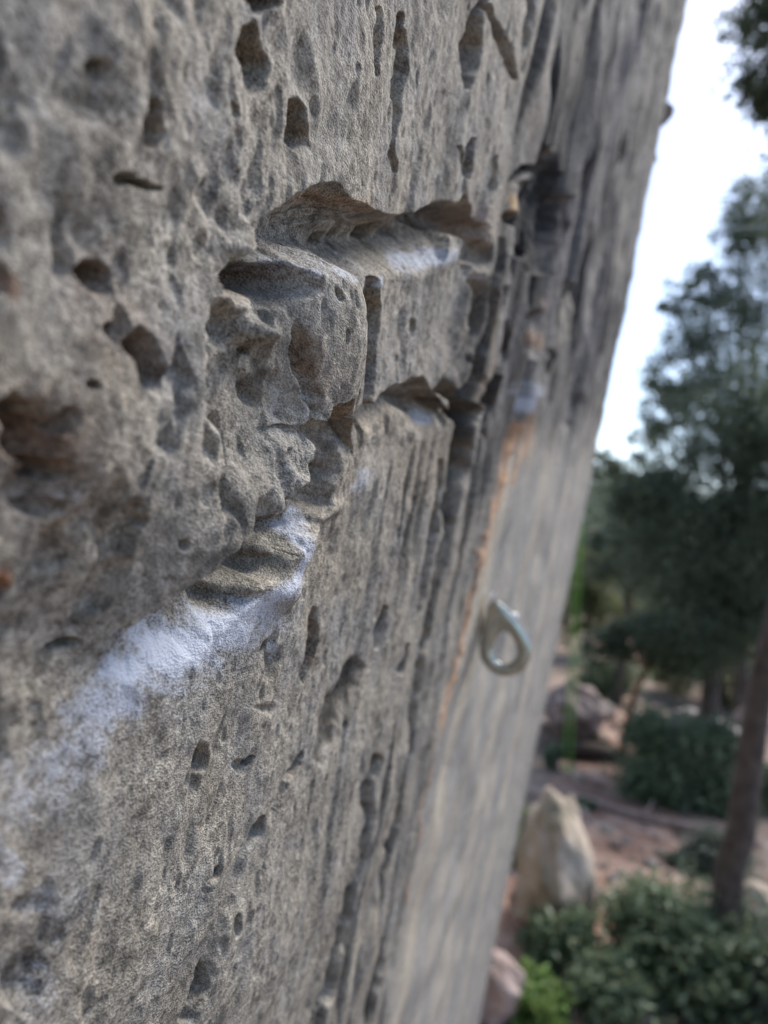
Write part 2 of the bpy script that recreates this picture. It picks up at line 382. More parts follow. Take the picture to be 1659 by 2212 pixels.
    crack([(826, 2030), (814, 2125), (800, 2215)], [5, 7, 4], [3, 5, 2], .1)
    crack([(830, 1310), (815, 1360), (812, 1400)], [5, 8, 4], [2, 3, 1], .1)
    crack([(770, 1440), (735, 1520), (710, 1590), (690, 1640)], [12, 16, 12, 8], [1.6, 2.6, 2.0, .5], .0)
    # ledge in the lower right of the blocks (finger edge with chalk) and the smooth panel beyond the crack
    bulge(1140, 870, 26, 50, 12, 8)
    # panel: right of the orange seam the rock is smoother and stands slightly back
    seam = [(1135, 860), (1115, 930), (1095, 1010), (1070, 1090), (1050, 1180), (1035, 1240), (1015, 1330), (1000, 1400), (980, 1470), (962, 1540), (945, 1620), (922, 1720), (900, 1830), (880, 1950), (860, 2080), (835, 2230), (800, 2400)]
    idx, s, v = seg(seam, np.ones(len(seam)), x=px, y=py, margin=700)
    panel = np.zeros_like(Y); panel[idx] = sst(-8, 10, -s)          # s<0 : right of the seam when walking down
    panel *= sst(820, 1080, qy)
    panel = np.where((qx > 1250) & (qy > 1000), 1, panel)
    seamd = np.full_like(Y, 1e3); seamd[idx] = s
    H -= 3.5 * panel * np.exp(-np.maximum(-seamd, 0) / 40)

    # ---- running surface texture, in wall metres
    H *= 1 + .09 * fbm2(Y / .007, Z / .008, 19, 2) * sst(-1.5, -5, H)
    nearl = sst(760, 480, qx) * (1 - .9 * np.exp(-((qx - 690) / 95) ** 4 - ((qy - 720) / 170) ** 4)) * (.12 + .88 * sst(60, -60, (qy - 1330) + .95 * (qx - 330)))
    nearl = nearl * (1 - .45 * sst(620, 420, qy))
    pn = fbm2(Y / .012 + 3, Z / .020, 23, 3); H -= nearl * 3.4 * sst(.15, .75, pn)
    pn = fbm2(Y / .030 + 9, Z / .034, 27, 3); H -= nearl * 4.5 * sst(.2, .8, pn)
    far = sst(.18, .56, Y) 
    Zs = Z + 0.0
    Yw = Y + 0.10 * Z * (Z < 0) * np.clip(lz, 0, .5)               # streaks lean below the lens
    rough = (1 - panel)
    H += rough * (1 - far) * (1.1 * fbm2(Y / .026, Z / .034, 31, 2))
    H += rough * .20 * fbm2(Yw / .0085, Z / .014, 41, 2)
    H += rough * .09 * fbm2(Yw / .0031, Z / .0050, 51, 2)
    
    # small weathering pits scattered over the near rock
    pn = fbm2(Yw / .0065, Z / .011, 71, 2); H -= rough * .8 * sst(.45, .9, pn) * (1 - .5 * far)
    pn = fbm2(Yw / .019, Z / .034, 81, 2); H -= rough * 1.6 * sst(.5, .95, pn)
    # fluting towards the right: tall narrow ribs
    fl = fbm2(Yw / .045, Z / .22, 91, 3)
    H += rough * far * (7 * fl - 18 * sst(.2, .6, fbm2(Yw / .05 + 7, Z / .20, 97, 2)) * sst(-.05, .35, Z / lz))
    H += far * 5.0 * fbm2(Y / .5, Z / 1.6, 101, 2) * rough
    ff = sst(.5, 1.3, Y)
    H += .75 * rough * ff * (1 - .75 * sst(1.5, 2.6, Y)) * (14 * fbm2(Y / .22, Z / .8, 111, 3) - 26 * sst(.3, .75, fbm2(Y / .16, Z / .6, 117, 2)))
    H += panel * far * (.5 * fbm2(np.log(np.maximum(Y, .05)) * 9, Z / 6, 121, 2))
    flute = sst(740, 830, qx + .16 * (qy - 1400)) * sst(900, 1060, qy) * rough
    fg = fbm2(Yw / .021 + 2, Z / .17, 123, 3); H -= flute * 4.2 * sst(.08, .55, fg)
    H += rough * (1 - far) * .30 * fbm2(Y / .0050, Z / .0060, 129, 2)

    X = H * 0.001
    # round off behind: the wall turns away at its far end
    X -= .35 * np.maximum(Y - 3.2, 0) ** 2 * 1.0
    X += .004 * sst(.6, 3.0, Y) * fbm2(Z / .5 + 3, Y / 2.0, 131, 3)

    # ---------------- rock colours, plus shade painted into recesses, grooves and cracks
    c_grey = np.array([.282, .270, .252]); c_cool = np.array([.235, .235, .238]); c_warm = np.array([.325, .295, .255])
    n1 = fbm2(Y / (.06 + .0), Z / .07, 201, 3); n2 = fbm2(Yw / .02, Z / .03, 211, 3)
    C = c_grey[None, :] + (c_warm - c_grey)[None, :] * np.clip(.25 + .9 * n1, 0, 1)[:, None] * .6
    C = C + (c_cool - C) * np.clip(.2 + 1.1 * n2, 0, .8)[:, None]
    # bluish dark veil on the upper right
    v = sst(.16, .6, Y) * sst(-.02, .25, Z / lz) * rough
    v = v * np.clip(.72 + 1.0 * fbm2(Y / .12, Z / .5, 221, 3), 0, 1)
    C = C + (np.array([.125, .126, .145]) - C) * (v * .9)[:, None]
    # vertical bands of run-off on the smooth panel
    band = fbm2(np.log(np.maximum(Y, .05)) * 6.5, Z / 14.0, 231, 3)
    bc = np.array([.315, .308, .300])[None, :] + np.clip(band, -1, 1)[:, None] * np.array([.11, .085, .045])[None, :]
    bc = bc + (np.array([.265, .265, .275]) - bc) * np.clip(-band * 1.3 - .05, 0, .8)[:, None]
    C = C + (bc - C) * panel[:, None]
    # shade painted into the flute grooves, then dark specks of lichen
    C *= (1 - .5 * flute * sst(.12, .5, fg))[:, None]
    sp = fbm2(Yw / .006, Z / .006, 241, 2); C *= (1 - .42 * rough * sst(.1, .8, sp))[:, None]
    sp = fbm2(Yw / .013, Z / .013, 245, 2); C *= (1 - .25 * rough * sst(.1, .8, sp))[:, None]
    sp = fbm2(Y / .03, Z / .08, 251, 3); C *= (1 - .22 * rough * sst(.2, .8, sp))[:, None]

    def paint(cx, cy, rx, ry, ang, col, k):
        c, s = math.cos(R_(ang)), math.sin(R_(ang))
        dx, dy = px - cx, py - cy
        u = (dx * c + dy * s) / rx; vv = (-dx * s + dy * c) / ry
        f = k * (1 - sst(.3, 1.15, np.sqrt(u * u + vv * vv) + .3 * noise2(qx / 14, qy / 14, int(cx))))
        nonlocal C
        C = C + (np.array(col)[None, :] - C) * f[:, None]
    rust, sand, dk = (.30, .20, .135), (.33, .275, .215), (.12, .11, .10)
    paint(700, 430, 60, 26, 10, rust, .55); paint(770, 440, 50, 24, 20, rust, .45); paint(655, 470, 60, 50, 0, sand, .3)
    paint(830, 500, 90, 30, 10, (.40, .38, .34), .4)
    paint(680, 880, 42, 26, 0, rust, .6); paint(655, 965, 36, 44, 0, rust, .45); paint(790, 890, 150, 60, -8, sand, .35)
    paint(620, 780, 24, 80, -8, (.33, .25, .20), .4); paint(790, 720, 12, 100, 4, (.30, .22, .17), .4)
    paint(530, 612, 80, 44, 0, (.15, .11, .09), .6); paint(60, 1000, 150, 260, 0, (.20, .145, .11), .4); paint(210, 680, 110, 200, -20, (.21, .155, .12), .35); paint(560, 1190, 60, 90, 30, (.19, .185, .16), .3); paint(60, 940, 100, 130, 10, (.13, .09, .065), .55); paint(1020, 480, 60, 60, 0, (.30, .24, .22), .4)  # brown tints, with the shade of the left hollows painted in
    paint(900, 990, 110, 120, 0, sand, .3); paint(1160, 735, 24, 26, 0, rust, .6); paint(1170, 650, 12, 30, 8, rust, .5)
    paint(1063, 700, 10, 90, 8, sand, .7); paint(1045, 830, 16, 60, 10, sand, .6); paint(1150, 960, 16, 50, 8, sand, .6)
    paint(1106, 440, 9, 34, -4, (.62, .45, .28), .9)
    paint(2, 1260, 22, 46, 0, (.42, .20, .10), .8); paint(30, 620, 20, 40, 0, (.30, .16, .10), .5)
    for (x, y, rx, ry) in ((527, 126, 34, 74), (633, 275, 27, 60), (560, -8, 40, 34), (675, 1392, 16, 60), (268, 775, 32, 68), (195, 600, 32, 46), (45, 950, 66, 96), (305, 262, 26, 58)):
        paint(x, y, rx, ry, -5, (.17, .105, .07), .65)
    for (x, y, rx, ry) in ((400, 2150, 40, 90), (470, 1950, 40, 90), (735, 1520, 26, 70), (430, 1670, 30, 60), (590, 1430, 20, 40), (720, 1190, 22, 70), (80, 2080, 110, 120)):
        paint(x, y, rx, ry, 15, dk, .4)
    paint(1182, 460, 40, 135, 9, (.022, .022, .030), .93); paint(1190, 345, 20, 30, 0, (.03, .03, .035), .8); paint(1130, 545, 26, 16, 0, (.03, .03, .035), .8)  # shade of the deep recess, painted as near-black colour
    stv = sst(.16, .5, Y) * sst(-.05, .2, Z / lz) * rough
    C = C * (1 - .75 * stv * sst(.05, .5, fbm2(Yw / .05 + 4, Z / .35, 261, 3)))[:, None]
    C = C * (1 - .62 * sst(.4, 1.0, Y) * sst(-.05, .2, Z / lz) * rough * sst(.12, .55, fbm2(Y / .22 + 4, Z / .9, 263, 3)))[:, None]
    paint(1345, 130, 26, 150, 12, (.085, .085, .11), .8)
    # shade painted into the colour along the long cracks
    for p, wd in crack_shade:
        idx, s, v = seg(p, np.array(wd, float), margin=60)
        f = .72 * (1 - sst(.3, 1.5, np.abs(s) / v[:, 0] + .7 * noise2(qx[idx] / 14, qy[idx] / 50, 91)))
        C[idx] = C[idx] * (1 - f)[:, None]
    # the orange seam
    idx, s, v = seg(seam[:14], np.array([2, 9, 8, 7, 11, 9, 7, 6, 5, 4.5, 3.5, 2.5, 2, 1.]), margin=60)
    f = (1 - sst(.5, 1.3, np.abs(s + 3) / (1.25 * v[:, 0]) + .45 * noise2(qx[idx] / 12, qy[idx] / 30, 77))) * .85 * np.clip(.85 + .8 * noise2(qx[idx] / 30, qy[idx] / 45, 78), .35, 1)
    oc = np.array([.47, .28, .17])[None, :] * (1 + .3 * noise2(qx[idx] / 7, qy[idx] / 18, 79))[:, None]
    C[idx] = C[idx] + (oc - C[idx]) * f[:, None]
    H2 = np.zeros_like(Y); H2[idx] = 1.5 * f; X += H2 * .001
    idx, s, v = seg([(1150, 870), (1140, 940), (1125, 1000), (1110, 1050)], np.array([8, 10, 8, 4.]), margin=60)
    f = (1 - sst(.3, 1.3, np.abs(s) / v[:, 0] + .4 * noise2(qx[idx] / 12, qy[idx] / 30, 87))) * .6
    C[idx] = C[idx] + (np.array([.44, .29, .19]) - C[idx]) * f[:, None]
    # chalk
    K = np.zeros_like(Y)
    idx, s, v = seg([(645, 1110), (630, 1170), (612, 1235), (560, 1300), (470, 1365), (370, 1400), (300, 1470), (240, 1540), (190, 1620), (120, 1690), (60, 1740), (0, 1800)],
                    np.stack([[18, 30, 40, 56, 76, 80, 74, 62, 64, 70, 74, 74], [.55, .75, .7, .65, .85, .95, .85, .62, .40, .32, .28, .25], [7, 8, 10, 18, 46, 66, 70, 66, 84, 100, 110, 110]], 1), margin=200)
    nn = fbm2(qx[idx] / 60, qy[idx] / 60, 301, 4)
    wd_ = np.where(s > 0, v[:, 2], v[:, 0])
    K[idx] = v[:, 1] * (1 - sst(-.1, 1.6, np.abs(s) / wd_ + .55 * nn))
    def chalk(cx, cy, rx, ry, ang, k):
        c, s = math.cos(R_(ang)), math.sin(R_(ang))
        dx, dy = px - cx, py - cy
        u = (dx * c + dy * s) / rx; vv = (-dx * s + dy * c) / ry
        f = k * (1 - sst(.2, 1.2, np.sqrt(u * u + vv * vv) + .4 * fbm2(qx / 30, qy / 30, int(cx) + 5, 2)))
        np.maximum(K, f, out=K)
    for a_ in ((1135, 860, 40, 34, 0, .75), (1105, 905, 14, 34, 0, .5), (800, 608, 34, 14, 0, .55), (930, 560, 80, 26, -14, .5), (700, 585, 60, 20, 25, .42), (600, 575, 70, 26, 10, .25),
               (770, 1035, 50, 22, -40, .35), (930, 905, 26, 22, 0, .4), (1025, 598, 20, 8, 0, .4), (100, 1070, 70, 26, -5, .2), (20, 1120, 40, 60, 0, .12), (590, 1405, 16, 20, 0, .4),
               (270, 1370, 70, 16, -22, .35), (120, 1950, 110, 70, 0, .2), (100, 2130, 50, 60, 0, .22), (720, 560, 50, 40, 0, .15), (30, 1880, 40, 60, 0, .35),
               (460, 600, 20, 30, 0, .1), (200, 300, 200, 260, 0, .10), (400, 130, 90, 160, 0, .14), (345, 700, 50, 180, 0, .12)):
        chalk(*a_)

    verts = np.stack([X, Y, Z], 1)
    i = np.arange(nc - 1)[:, None] * nr + np.arange(nr - 1)[None, :]
    faces = np.stack([i, i + 1, i + nr + 1, i + nr], -1).reshape(-1, 4)
    # thickness: carry the rim back and close it
    ring = np.concatenate([np.arange(nr), np.arange(1, nc) * nr + nr - 1, (nc - 1) * nr + np.arange(nr - 2, -1, -1), np.arange(nc - 2, 0, -1) * nr])
    bv = verts[ring].copy(); bv[:, 0] = -5.5
    nb = len(verts); m = len(ring); k = np.arange(m); kn = (k + 1) % m
    side = np.stack([ring[k], nb + k, nb + kn, ring[kn]], 1)
    cen = np.array([[-5.5, 0, 1.0]]); back = np.stack([nb + k, np.full(m, nb + m), np.full(m, nb + m), nb + kn], 1)
    V = np.concatenate([verts, bv, cen])
    tri = np.stack([nb + k, np.full(m, nb + m), nb + kn], 1)
    me_faces = np.concatenate([faces, side])
    o = mesh_obj('rock_wall', V, me_faces, rock_wall_material())
    me = o.data
    n = len(me.vertices)
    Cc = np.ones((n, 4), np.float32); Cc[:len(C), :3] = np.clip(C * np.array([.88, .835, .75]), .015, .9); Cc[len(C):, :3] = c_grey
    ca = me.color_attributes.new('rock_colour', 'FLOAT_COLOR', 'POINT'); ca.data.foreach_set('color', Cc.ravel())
    Kc = np.zeros(n, np.float32); Kc[:len(K)] = K
    fa = me.attributes.new('chalk', 'FLOAT', 'POINT'); fa.data.foreach_set('value', Kc)
    return o
wall = build_wall()
tag(wall, 'grey pitted rock wall with chalked finger pockets, filling the left of the view', 'rock wall')

# the knob on the far edge of the wall
def boulder(name, loc, size, mat, seed, sub=4, rough=.24, flat=.6, parent=None, rot=0.0):
    import bmesh
    bm = bmesh.new(); bmesh.ops.create_icosphere(bm, subdivisions=sub, radius=1.0)
    P = np.array([v.co[:] for v in bm.verts]); F = np.array([[v.index for v in f.verts] for f in bm.faces]); bm.free()
    g = np.random.default_rng(seed)
    for _ in range(9):                                   # broken faces
        n = g.normal(size=3); n /= np.linalg.norm(n); h = g.uniform(.62, .92)
        dd = np.maximum(P @ n - h, 0); P = P - dd[:, None] * n * .85
    P = P * (1 + rough * noise3(P, 1.3, seed, 4))[:, None]
    P = P * np.array(size) / 2
    c, s = math.cos(rot), math.sin(rot)
    P[:, :2] = P[:, :2] @ np.array([[c, s], [-s, c]])
    o = mesh_obj(name, P, F, mat)
    if parent: o.parent = parent
    o.location = loc
    return o
M_knob = noise_mat('knob_rock', 8, [(.3, (.16, .16, .17)), (.7, (.26, .25, .25))], bump=.01)
v = ray(1440, 250); kp = CAM + v * 3.35
kn = boulder('rock_knob', (-.015, kp[1], kp[2]), (.10, .16, .10), M_knob, 5, 3)
kn.parent = wall
p2 = CAM + ray(1424, 345) * 3.35
kn2 = boulder('rock_knob', (-.035, p2[1], p2[2]), (.08, .10, .035), M_knob, 8, 3); kn2.parent = wall

# ------------------------------------------------------------------ bolt hanger
def tube(pts, radii, n=12, cap=True, rough=0.0, seed=0, flat=1.0):
    pts = np.array(pts, float); k = len(pts)
    radii = np.array(radii, float) if hasattr(radii, '__len__') else np.full(k, float(radii))
    T = np.gradient(pts, axis=0); T /= np.linalg.norm(T, axis=1)[:, None] + 1e-12
    ref = np.array([0, 0, 1.0]) if abs(T[0][2]) < .9 else np.array([1.0, 0, 0])
    V = []
    for i in range(k):
        a = np.cross(T[i], ref); a /= np.linalg.norm(a) + 1e-12; b = np.cross(T[i], a)
        th = np.linspace(0, 2 * math.pi, n, endpoint=False)
        rr = radii[i] * (1 + rough * noise2(th * 1.2 + seed, np.full(n, i * .35 + seed), seed + 3))
        V.append(pts[i] + np.outer(np.cos(th) * rr, a) + np.outer(np.sin(th) * rr * flat, b))
    V = np.concatenate(V)
    F = []
    for i in range(k - 1):
        for j in range(n):
            F.append((i * n + j, i * n + (j + 1) % n, (i + 1) * n + (j + 1) % n, (i + 1) * n + j))
    if cap:
        c0 = len(V); V = np.concatenate([V, pts[:1], pts[-1:]])
        for j in range(n):
            F.append((c0, (j + 1) % n, j, c0)); b0 = (k - 1) * n
            F.append((c0 + 1, b0 + j, b0 + (j + 1) % n, c0 + 1))
    return V, F
def py_obj(name, V, F, mat, parent=None, smooth=True):
    me = bpy.data.meshes.new(name)
    F2 = [tuple(dict.fromkeys(f)) for f in F]
    me.from_pydata([tuple(map(float, v)) for v in V], [], F2); me.update()
    for p in me.polygons: p.use_smooth = smooth
    me.materials.append(mat)
    o = bpy.data.objects.new(name, me); COL.objects.link(o)
    if parent: o.parent = parent
    return o
def metal(name, col, rough):
    m, t, b = new_mat(name, rough, .5); b.inputs['Metallic'].default_value = 1.0
    tc = t.nodes.new('ShaderNodeTexCoord'); n = nd(t, 'ShaderNodeTexNoise', Scale=180.0, Detail=4.0)
    t.links.new(tc.outputs['Object'], n.inputs['Vector'])
    t.links.new(ramp(t, n.outputs[0], [(.35, tuple(c * .72 for c in col)), (.65, col)]), b.inputs['Base Color'])
    return m
M_plate = metal('zinc_plate', (.40, .42, .39), .26); M_nut = metal('zinc_nut', (.72, .75, .78), .30)
hv = ray(1050, 1330); ht = (D - .004) / -hv[0]; HP = CAM + hv * ht                    # bolt position on the wall
HS = 1.18 * HP[1] / .76                                                                     # real size factor
hg = thing('bolt_hanger', tuple(HP), 'silver climbing bolt hanger with a round eye, fixed to the smooth panel', 'bolt hanger')
def hanger():
    # the eye plate stands out from the wall (local x out, z up), teardrop outline with a round eye
    S = .001
    outl, eye = [], []
    n = 72
    cx, cz, Ro, Ri = 22 * S, -25 * S, 22 * S, 10.5 * S
    tip = np.array([4 * S, 14 * S])
    for i in range(n):
        a = 2 * math.pi * i / n
        u = np.array([math.cos(a), math.sin(a)])
        rr = Ro * (1 + 0.0)
        p = np.array([cx, cz]) + u * rr
        # pull the top of the circle out to the tip: teardrop
        k = max(0.0, math.cos(a - math.radians(108))) ** 3.5
        p = p + (tip - (np.array([cx, cz]) + np.array([math.cos(math.radians(108)), math.sin(math.radians(108))]) * Ro)) * k
        p[0] = max(p[0], -.5 * S)
        outl.append(p)
        e = np.array([cx - .5 * S, cz]) + u * np.array([Ri, Ri * 1.12])
        k2 = max(0.0, math.cos(a - math.radians(100))) ** 4
        eye.append(e + np.array([-2 * S, 4.5 * S]) * k2)
    outl, eye = np.array(outl), np.array(eye)
    th = 1.6 * S
    rows = [(outl, .0, .8), (outl, .0, 1.0), (outl * 1, .0, 1.0)]
    V, F = [], []
    # profile round the ring: rolled outer and inner rims
    prof = [(0.0, -.55), (0.0, .55), (.10, 1.0), (.5, .75), (.9, 1.0), (1.0, .5), (1.0, -.5), (.9, -1.0), (.5, -.75), (.10, -1.0)]
    for a_, b_ in prof:
        for i in range(n):
            p = outl[i] * (1 - a_) + eye[i] * a_
            V.append((p[0], b_ * th, p[1]))
    m = len(prof)
    for j in range(m):
        for i in range(n):
            F.append((j * n + i, j * n + (i + 1) % n, ((j + 1) % m) * n + (i + 1) % n, ((j + 1) % m) * n + i))
    pl = py_obj('plate', V, F, M_plate, hg)
    # fixing flange folded flat on the wall, beyond the eye plate
    V, F = [], []
    fl = [(0, 16), (4, 20), (12, 20.5), (20, 17), (24, 9), (24, -2), (20, -10), (12, -15), (3, -16), (0, -14)]
    for d_ in (0.2, 3.2):
        for y_, z_ in fl: V.append((d_ * S, y_ * S, z_ * S))
    q = len(fl)
    F.append(tuple(range(q))); F.append(tuple(range(2 * q - 1, q - 1, -1)))
    for i in range(q): F.append((i, (i + 1) % q, q + (i + 1) % q, q + i))
    fo = py_obj('flange', V, F, M_nut, hg, smooth=False)
    # nut and stud
    V, F = [], []
    for d_, r_ in ((3.2, 8.5), (9.0, 8.5), (10.2, 7.2)):
        for i in range(6):
            a = math.pi / 3 * i + .2; V.append((d_ * S, 12 * S + r_ * S * math.cos(a), 2 * S + r_ * S * math.sin(a)))
    for j in range(2):
        for i in range(6): F.append((j * 6 + i, j * 6 + (i + 1) % 6, j * 6 + 6 + (i + 1) % 6, j * 6 + 6 + i))
    F.append(tuple(range(12, 18)))
    nut = py_obj('nut', V, F, M_nut, hg, smooth=False)
    pts = [(x * S, 12 * S, 2 * S) for x in np.linspace(9, 25, 22)]
    V, F = tube(pts, [4.6 * S if i % 2 else 5.2 * S for i in range(22)], 14)
    st = py_obj('stud', V, F, M_nut, hg)
    for o in (pl, fo, nut, st): o.scale = (HS, HS, HS)
hanger()

# ------------------------------------------------------------------ ground, path, hills
M_ground = noise_mat('leaf_litter_ground', 3.0, [(.25, (.06, .05, .035)), (.45, (.13, .095, .07)), (.6, (.20, .15, .12)), (.75, (.28, .24, .20))], bump=.03, bscale=14, detail=8)
M_path = noise_mat('reddish_trodden_earth', 2.2, [(.3, (.12, .065, .045)), (.46, (.20, .12, .085)), (.58, (.30, .20, .15)), (.72, (.46, .37, .30))], bump=.02, bscale=18, detail=8)
def ground_h(x, y):
    x = np.asarray(x, float); y = np.asarray(y, float)
    h = .10 * fbm2(x / 2.2, y / 2.2, 401, 3) + .35 * fbm2(x / 9, y / 9, 405, 2)
    h = h * sst(1.0, 5.0, np.hypot(x, y))
    h = h + 0.9 * sst(14.5, 30, y) + 9 * sst(26, 90, y) + 7 * sst(12, 60, x)
    h = h + .30 * sst(12.85, 13.0, y + .25 * (x - .6)) * (1 - sst(3.0, 6.0, x))       # terrace held by a timber
    return GROUND + h
def sheet(name, xs, ys, mat, off=0.0):
    Xg, Yg = np.meshgrid(xs, ys, indexing='ij')
    Zg = ground_h(Xg, Yg) + off
    V = np.stack([Xg.ravel(), Yg.ravel(), Zg.ravel()], 1)
    a, b = len(xs), len(ys)
    i = np.arange(a - 1)[:, None] * b + np.arange(b - 1)[None, :]
    return mesh_obj(name, V, np.stack([i, i + b, i + b + 1, i + 1], -1).reshape(-1, 4), mat)
xs = np.unique(np.concatenate([np.linspace(-250, -8, 30), np.linspace(-8, 12, 170), np.linspace(12, 60, 60), np.linspace(60, 400, 30)]))
ys = np.unique(np.concatenate([np.linspace(-200, -4, 30), np.linspace(-4, 24, 260), np.linspace(24, 90, 80), np.linspace(90, 600, 40)]))
tag(sheet('ground', xs, ys, M_ground), kind='structure')
# path: a strip following the foot of the wall and going away
pc = [(.35, 2.5), (.45, 5.0), (.75, 8.0), (.85, 10.5), (.75, 13.0), (.6, 16), (1.0, 20), (1.8, 26)]
pyy = np.linspace(2.5, 26, 240); pcx = np.interp(pyy, [p[1] for p in pc], [p[0] for p in pc])
hw = np.interp(pyy, [2.5, 6, 9, 12, 20, 26], [.7, .8, .95, .55, .7, .8]) * (1 + .25 * fbm2(pyy / 1.1, pyy * 0 + 2, 411, 2))
ss = np.linspace(-1, 1, 16)
Xp = pcx[:, None] + hw[:, None] * ss[None, :] + .12 * fbm2(pyy[:, None] / .6 + ss[None, :] * 2, ss[None, :] * 3 + pyy[:, None] * 0, 413, 2)
Yp = np.repeat(pyy[:, None], 16, 1)
Zp = ground_h(Xp, Yp) + .012
V = np.stack([Xp.ravel(), Yp.ravel(), Zp.ravel()], 1)
i = np.arange(239)[:, None] * 16 + np.arange(15)[None, :]
tag(mesh_obj('path', V, np.stack([i, i + 1, i + 17, i + 16], -1).reshape(-1, 4), M_path), kind='structure')
def gz(x, y): return float(ground_h(np.array([x]), np.array([y]))[0])
def foot(px_, py_):
    """ground point seen at a pixel (marching along the ray)"""
    v = ray(px_, py_)
    for t in np.arange(2.5, 60, .05):
        p = CAM + v * t
        if p[2] < gz(p[0], p[1]): return p
    return CAM + v * 40

# ------------------------------------------------------------------ foliage
def leaf_mat(name, cols, trans=.25, rough=.5):
    m, t, b = new_mat(name, rough, .35)
    g = t.nodes.new('ShaderNodeNewGeometry')
    t.links.new(ramp(t, g.outputs['Random Per Island'], [(k / (len(cols) - 1), c) for k, c in enumerate(cols)]), b.inputs['Base Color'])
    tr = t.nodes.new('ShaderNodeBsdfTranslucent')
    tr.inputs[0].default_value = (*[c * 1.3 for c in cols[-1]], 1)
    mx = t.nodes.new('ShaderNodeMixShader'); mx.inputs[0].default_value = trans
    t.links.new(b.outputs[0], mx.inputs[1]); t.links.new(tr.outputs[0], mx.inputs[2])
    t.links.new(mx.outputs[0], t.nodes['Material Output'].inputs[0])
    return m
M_oak = leaf_mat('dark_oak_leaves', [(.024, .036, .020), (.045, .066, .038), (.080, .108, .064), (.145, .18, .12)])
M_oak2 = leaf_mat('olive_leaves', [(.04, .055, .022), (.07, .09, .035), (.11, .13, .05), (.15, .16, .07)], .35)
M_bush = leaf_mat('bush_leaves', [(.03, .052, .024), (.055, .092, .045), (.10, .145, .08), (.20, .24, .15)])
M_bush2 = leaf_mat('bright_bush_leaves', [(.05, .10, .025), (.08, .15, .03), (.11, .20, .04), (.17, .24, .08)], .35)
M_bush3 = leaf_mat('grey_green_leaves', [(.05, .075, .05), (.08, .11, .075), (.12, .15, .11), (.18, .20, .15)])
M_bark = noise_mat('brown_bark', 9, [(.3, (.045, .035, .03)), (.6, (.095, .075, .064)), (.8, (.15, .125, .11))], bump=.02, bscale=30)
M_bark2 = noise_mat('orange_bark', 9, [(.3, (.12, .06, .035)), (.6, (.24, .12, .07)), (.8, (.32, .19, .12))], bump=.02, bscale=30)

def leaves(name, blobs, size, mat, parent, seed, clumps=60, per=90, spread=.22, fill=.55):
    """blobs: (centre, radii, weight). Leaves gather in clumps towards the outside of each blob; gaps stay between the clumps."""
    g = np.random.default_rng(seed)
    Cs, Ss = [], []
    for c, rad, wt in blobs:
        k = int(clumps * wt)
        u = g.normal(size=(k, 3)); u /= np.linalg.norm(u, axis=1)[:, None]
        r = g.uniform(fill, 1.05, k) ** .6
        Cs.append(np.array(c) + u * r[:, None] * np.array(rad))
        Ss.append(np.full(k, spread) * (np.prod(rad) ** (1 / 3)) * g.uniform(.5, 1.4, k))
    Cs = np.concatenate(Cs); Ss = np.concatenate(Ss)
    n = len(Cs) * per
    idx = np.repeat(np.arange(len(Cs)), per)
    P = Cs[idx] + g.normal(size=(n, 3)) * Ss[idx][:, None] * np.array([1, 1, .72])
    a = g.normal(size=(n, 3)); a /= np.linalg.norm(a, axis=1)[:, None]
    b = g.normal(size=(n, 3)); b -= (b * a).sum(1)[:, None] * a; b /= np.linalg.norm(b, axis=1)[:, None]
    L = size * g.uniform(.6, 1.35, n)[:, None]
    fold = np.cross(a, b) * L * .14
    V = np.stack([P - a * L * .5, P + b * L * .24 + fold, P + a * L * .5, P - b * L * .24 + fold], 1).reshape(-1, 3)
    F = np.arange(n * 4).reshape(-1, 4)
    return mesh_obj_local(name, V, F, mat, parent)
def mesh_obj_local(name, V, F, mat, parent, smooth=False):
    off = np.array(parent.location[:]) if parent else 0
    o = mesh_obj(name, V - off, F, mat, None, smooth)
    if parent: o.parent = parent
    return o
def limb(name, pts, r0, r1, mat, parent, seed=0, n=10):
    pts = np.array(pts, float)
    t = np.linspace(0, 1, len(pts)); tt = np.linspace(0, 1, 18)
    P = np.stack([np.interp(tt, t, pts[:, k]) for k in range(3)], 1)
    for _ in range(2): P[1:-1] = (P[:-2] + 2 * P[1:-1] + P[2:]) / 4
    P[1:-1] += rng.normal(size=(16, 3)) * r0 * .10
    rad = r0 + (r1 - r0) * tt; rad[0] *= 1.35; rad[1] *= 1.12
    V, F = tube(P, rad, n, rough=.18, seed=seed)
    off = np.array(parent.location[:])
    return py_obj(name, V - off, F, mat, parent)
def tree(label, base, top, blobs, r0, leafmat, barkmat, seed, size=.07, clumps=60, per=90, spread=.2, mids=(), limbs=True, group='trees beyond the foot of the wall', fill=.5, cat='tree'):
    t = thing('tree', tuple(base), label, cat, group)
    base = np.array(base, float); top = np.array(top, float)
    limb('trunk', [base - [0, 0, .15]] + [np.array(m_) for m_ in mids] + [top], r0, r0 * .5, barkmat, t, seed)
    if limbs:
        k = 0
        for c, rad, wt in blobs:
            s0 = base + (top - base) * (.72 + .28 * random.random()) if not mids else top
            c = np.array(c)
            limb('limb', [s0, (s0 + c) / 2 + [0, 0, -.1 * rad[2]], c + np.array([0, 0, .3 * rad[2]])], r0 * .45, r0 * .08, barkmat, t, seed + k, 7); k += 1
    leaves('crown', blobs, size, leafmat, t, seed, clumps, per, spread, fill)
    return t
def B(px_, py_, dist, rx, ry, depth=None, wt=1.0):
    """crown blob seen at a pixel, radii given as it shows there"""
    c = at(px_, py_, dist); sc = dist / FPX
    return (c, (rx * sc, (depth or (rx + ry) / 2) * sc, ry * sc), wt)

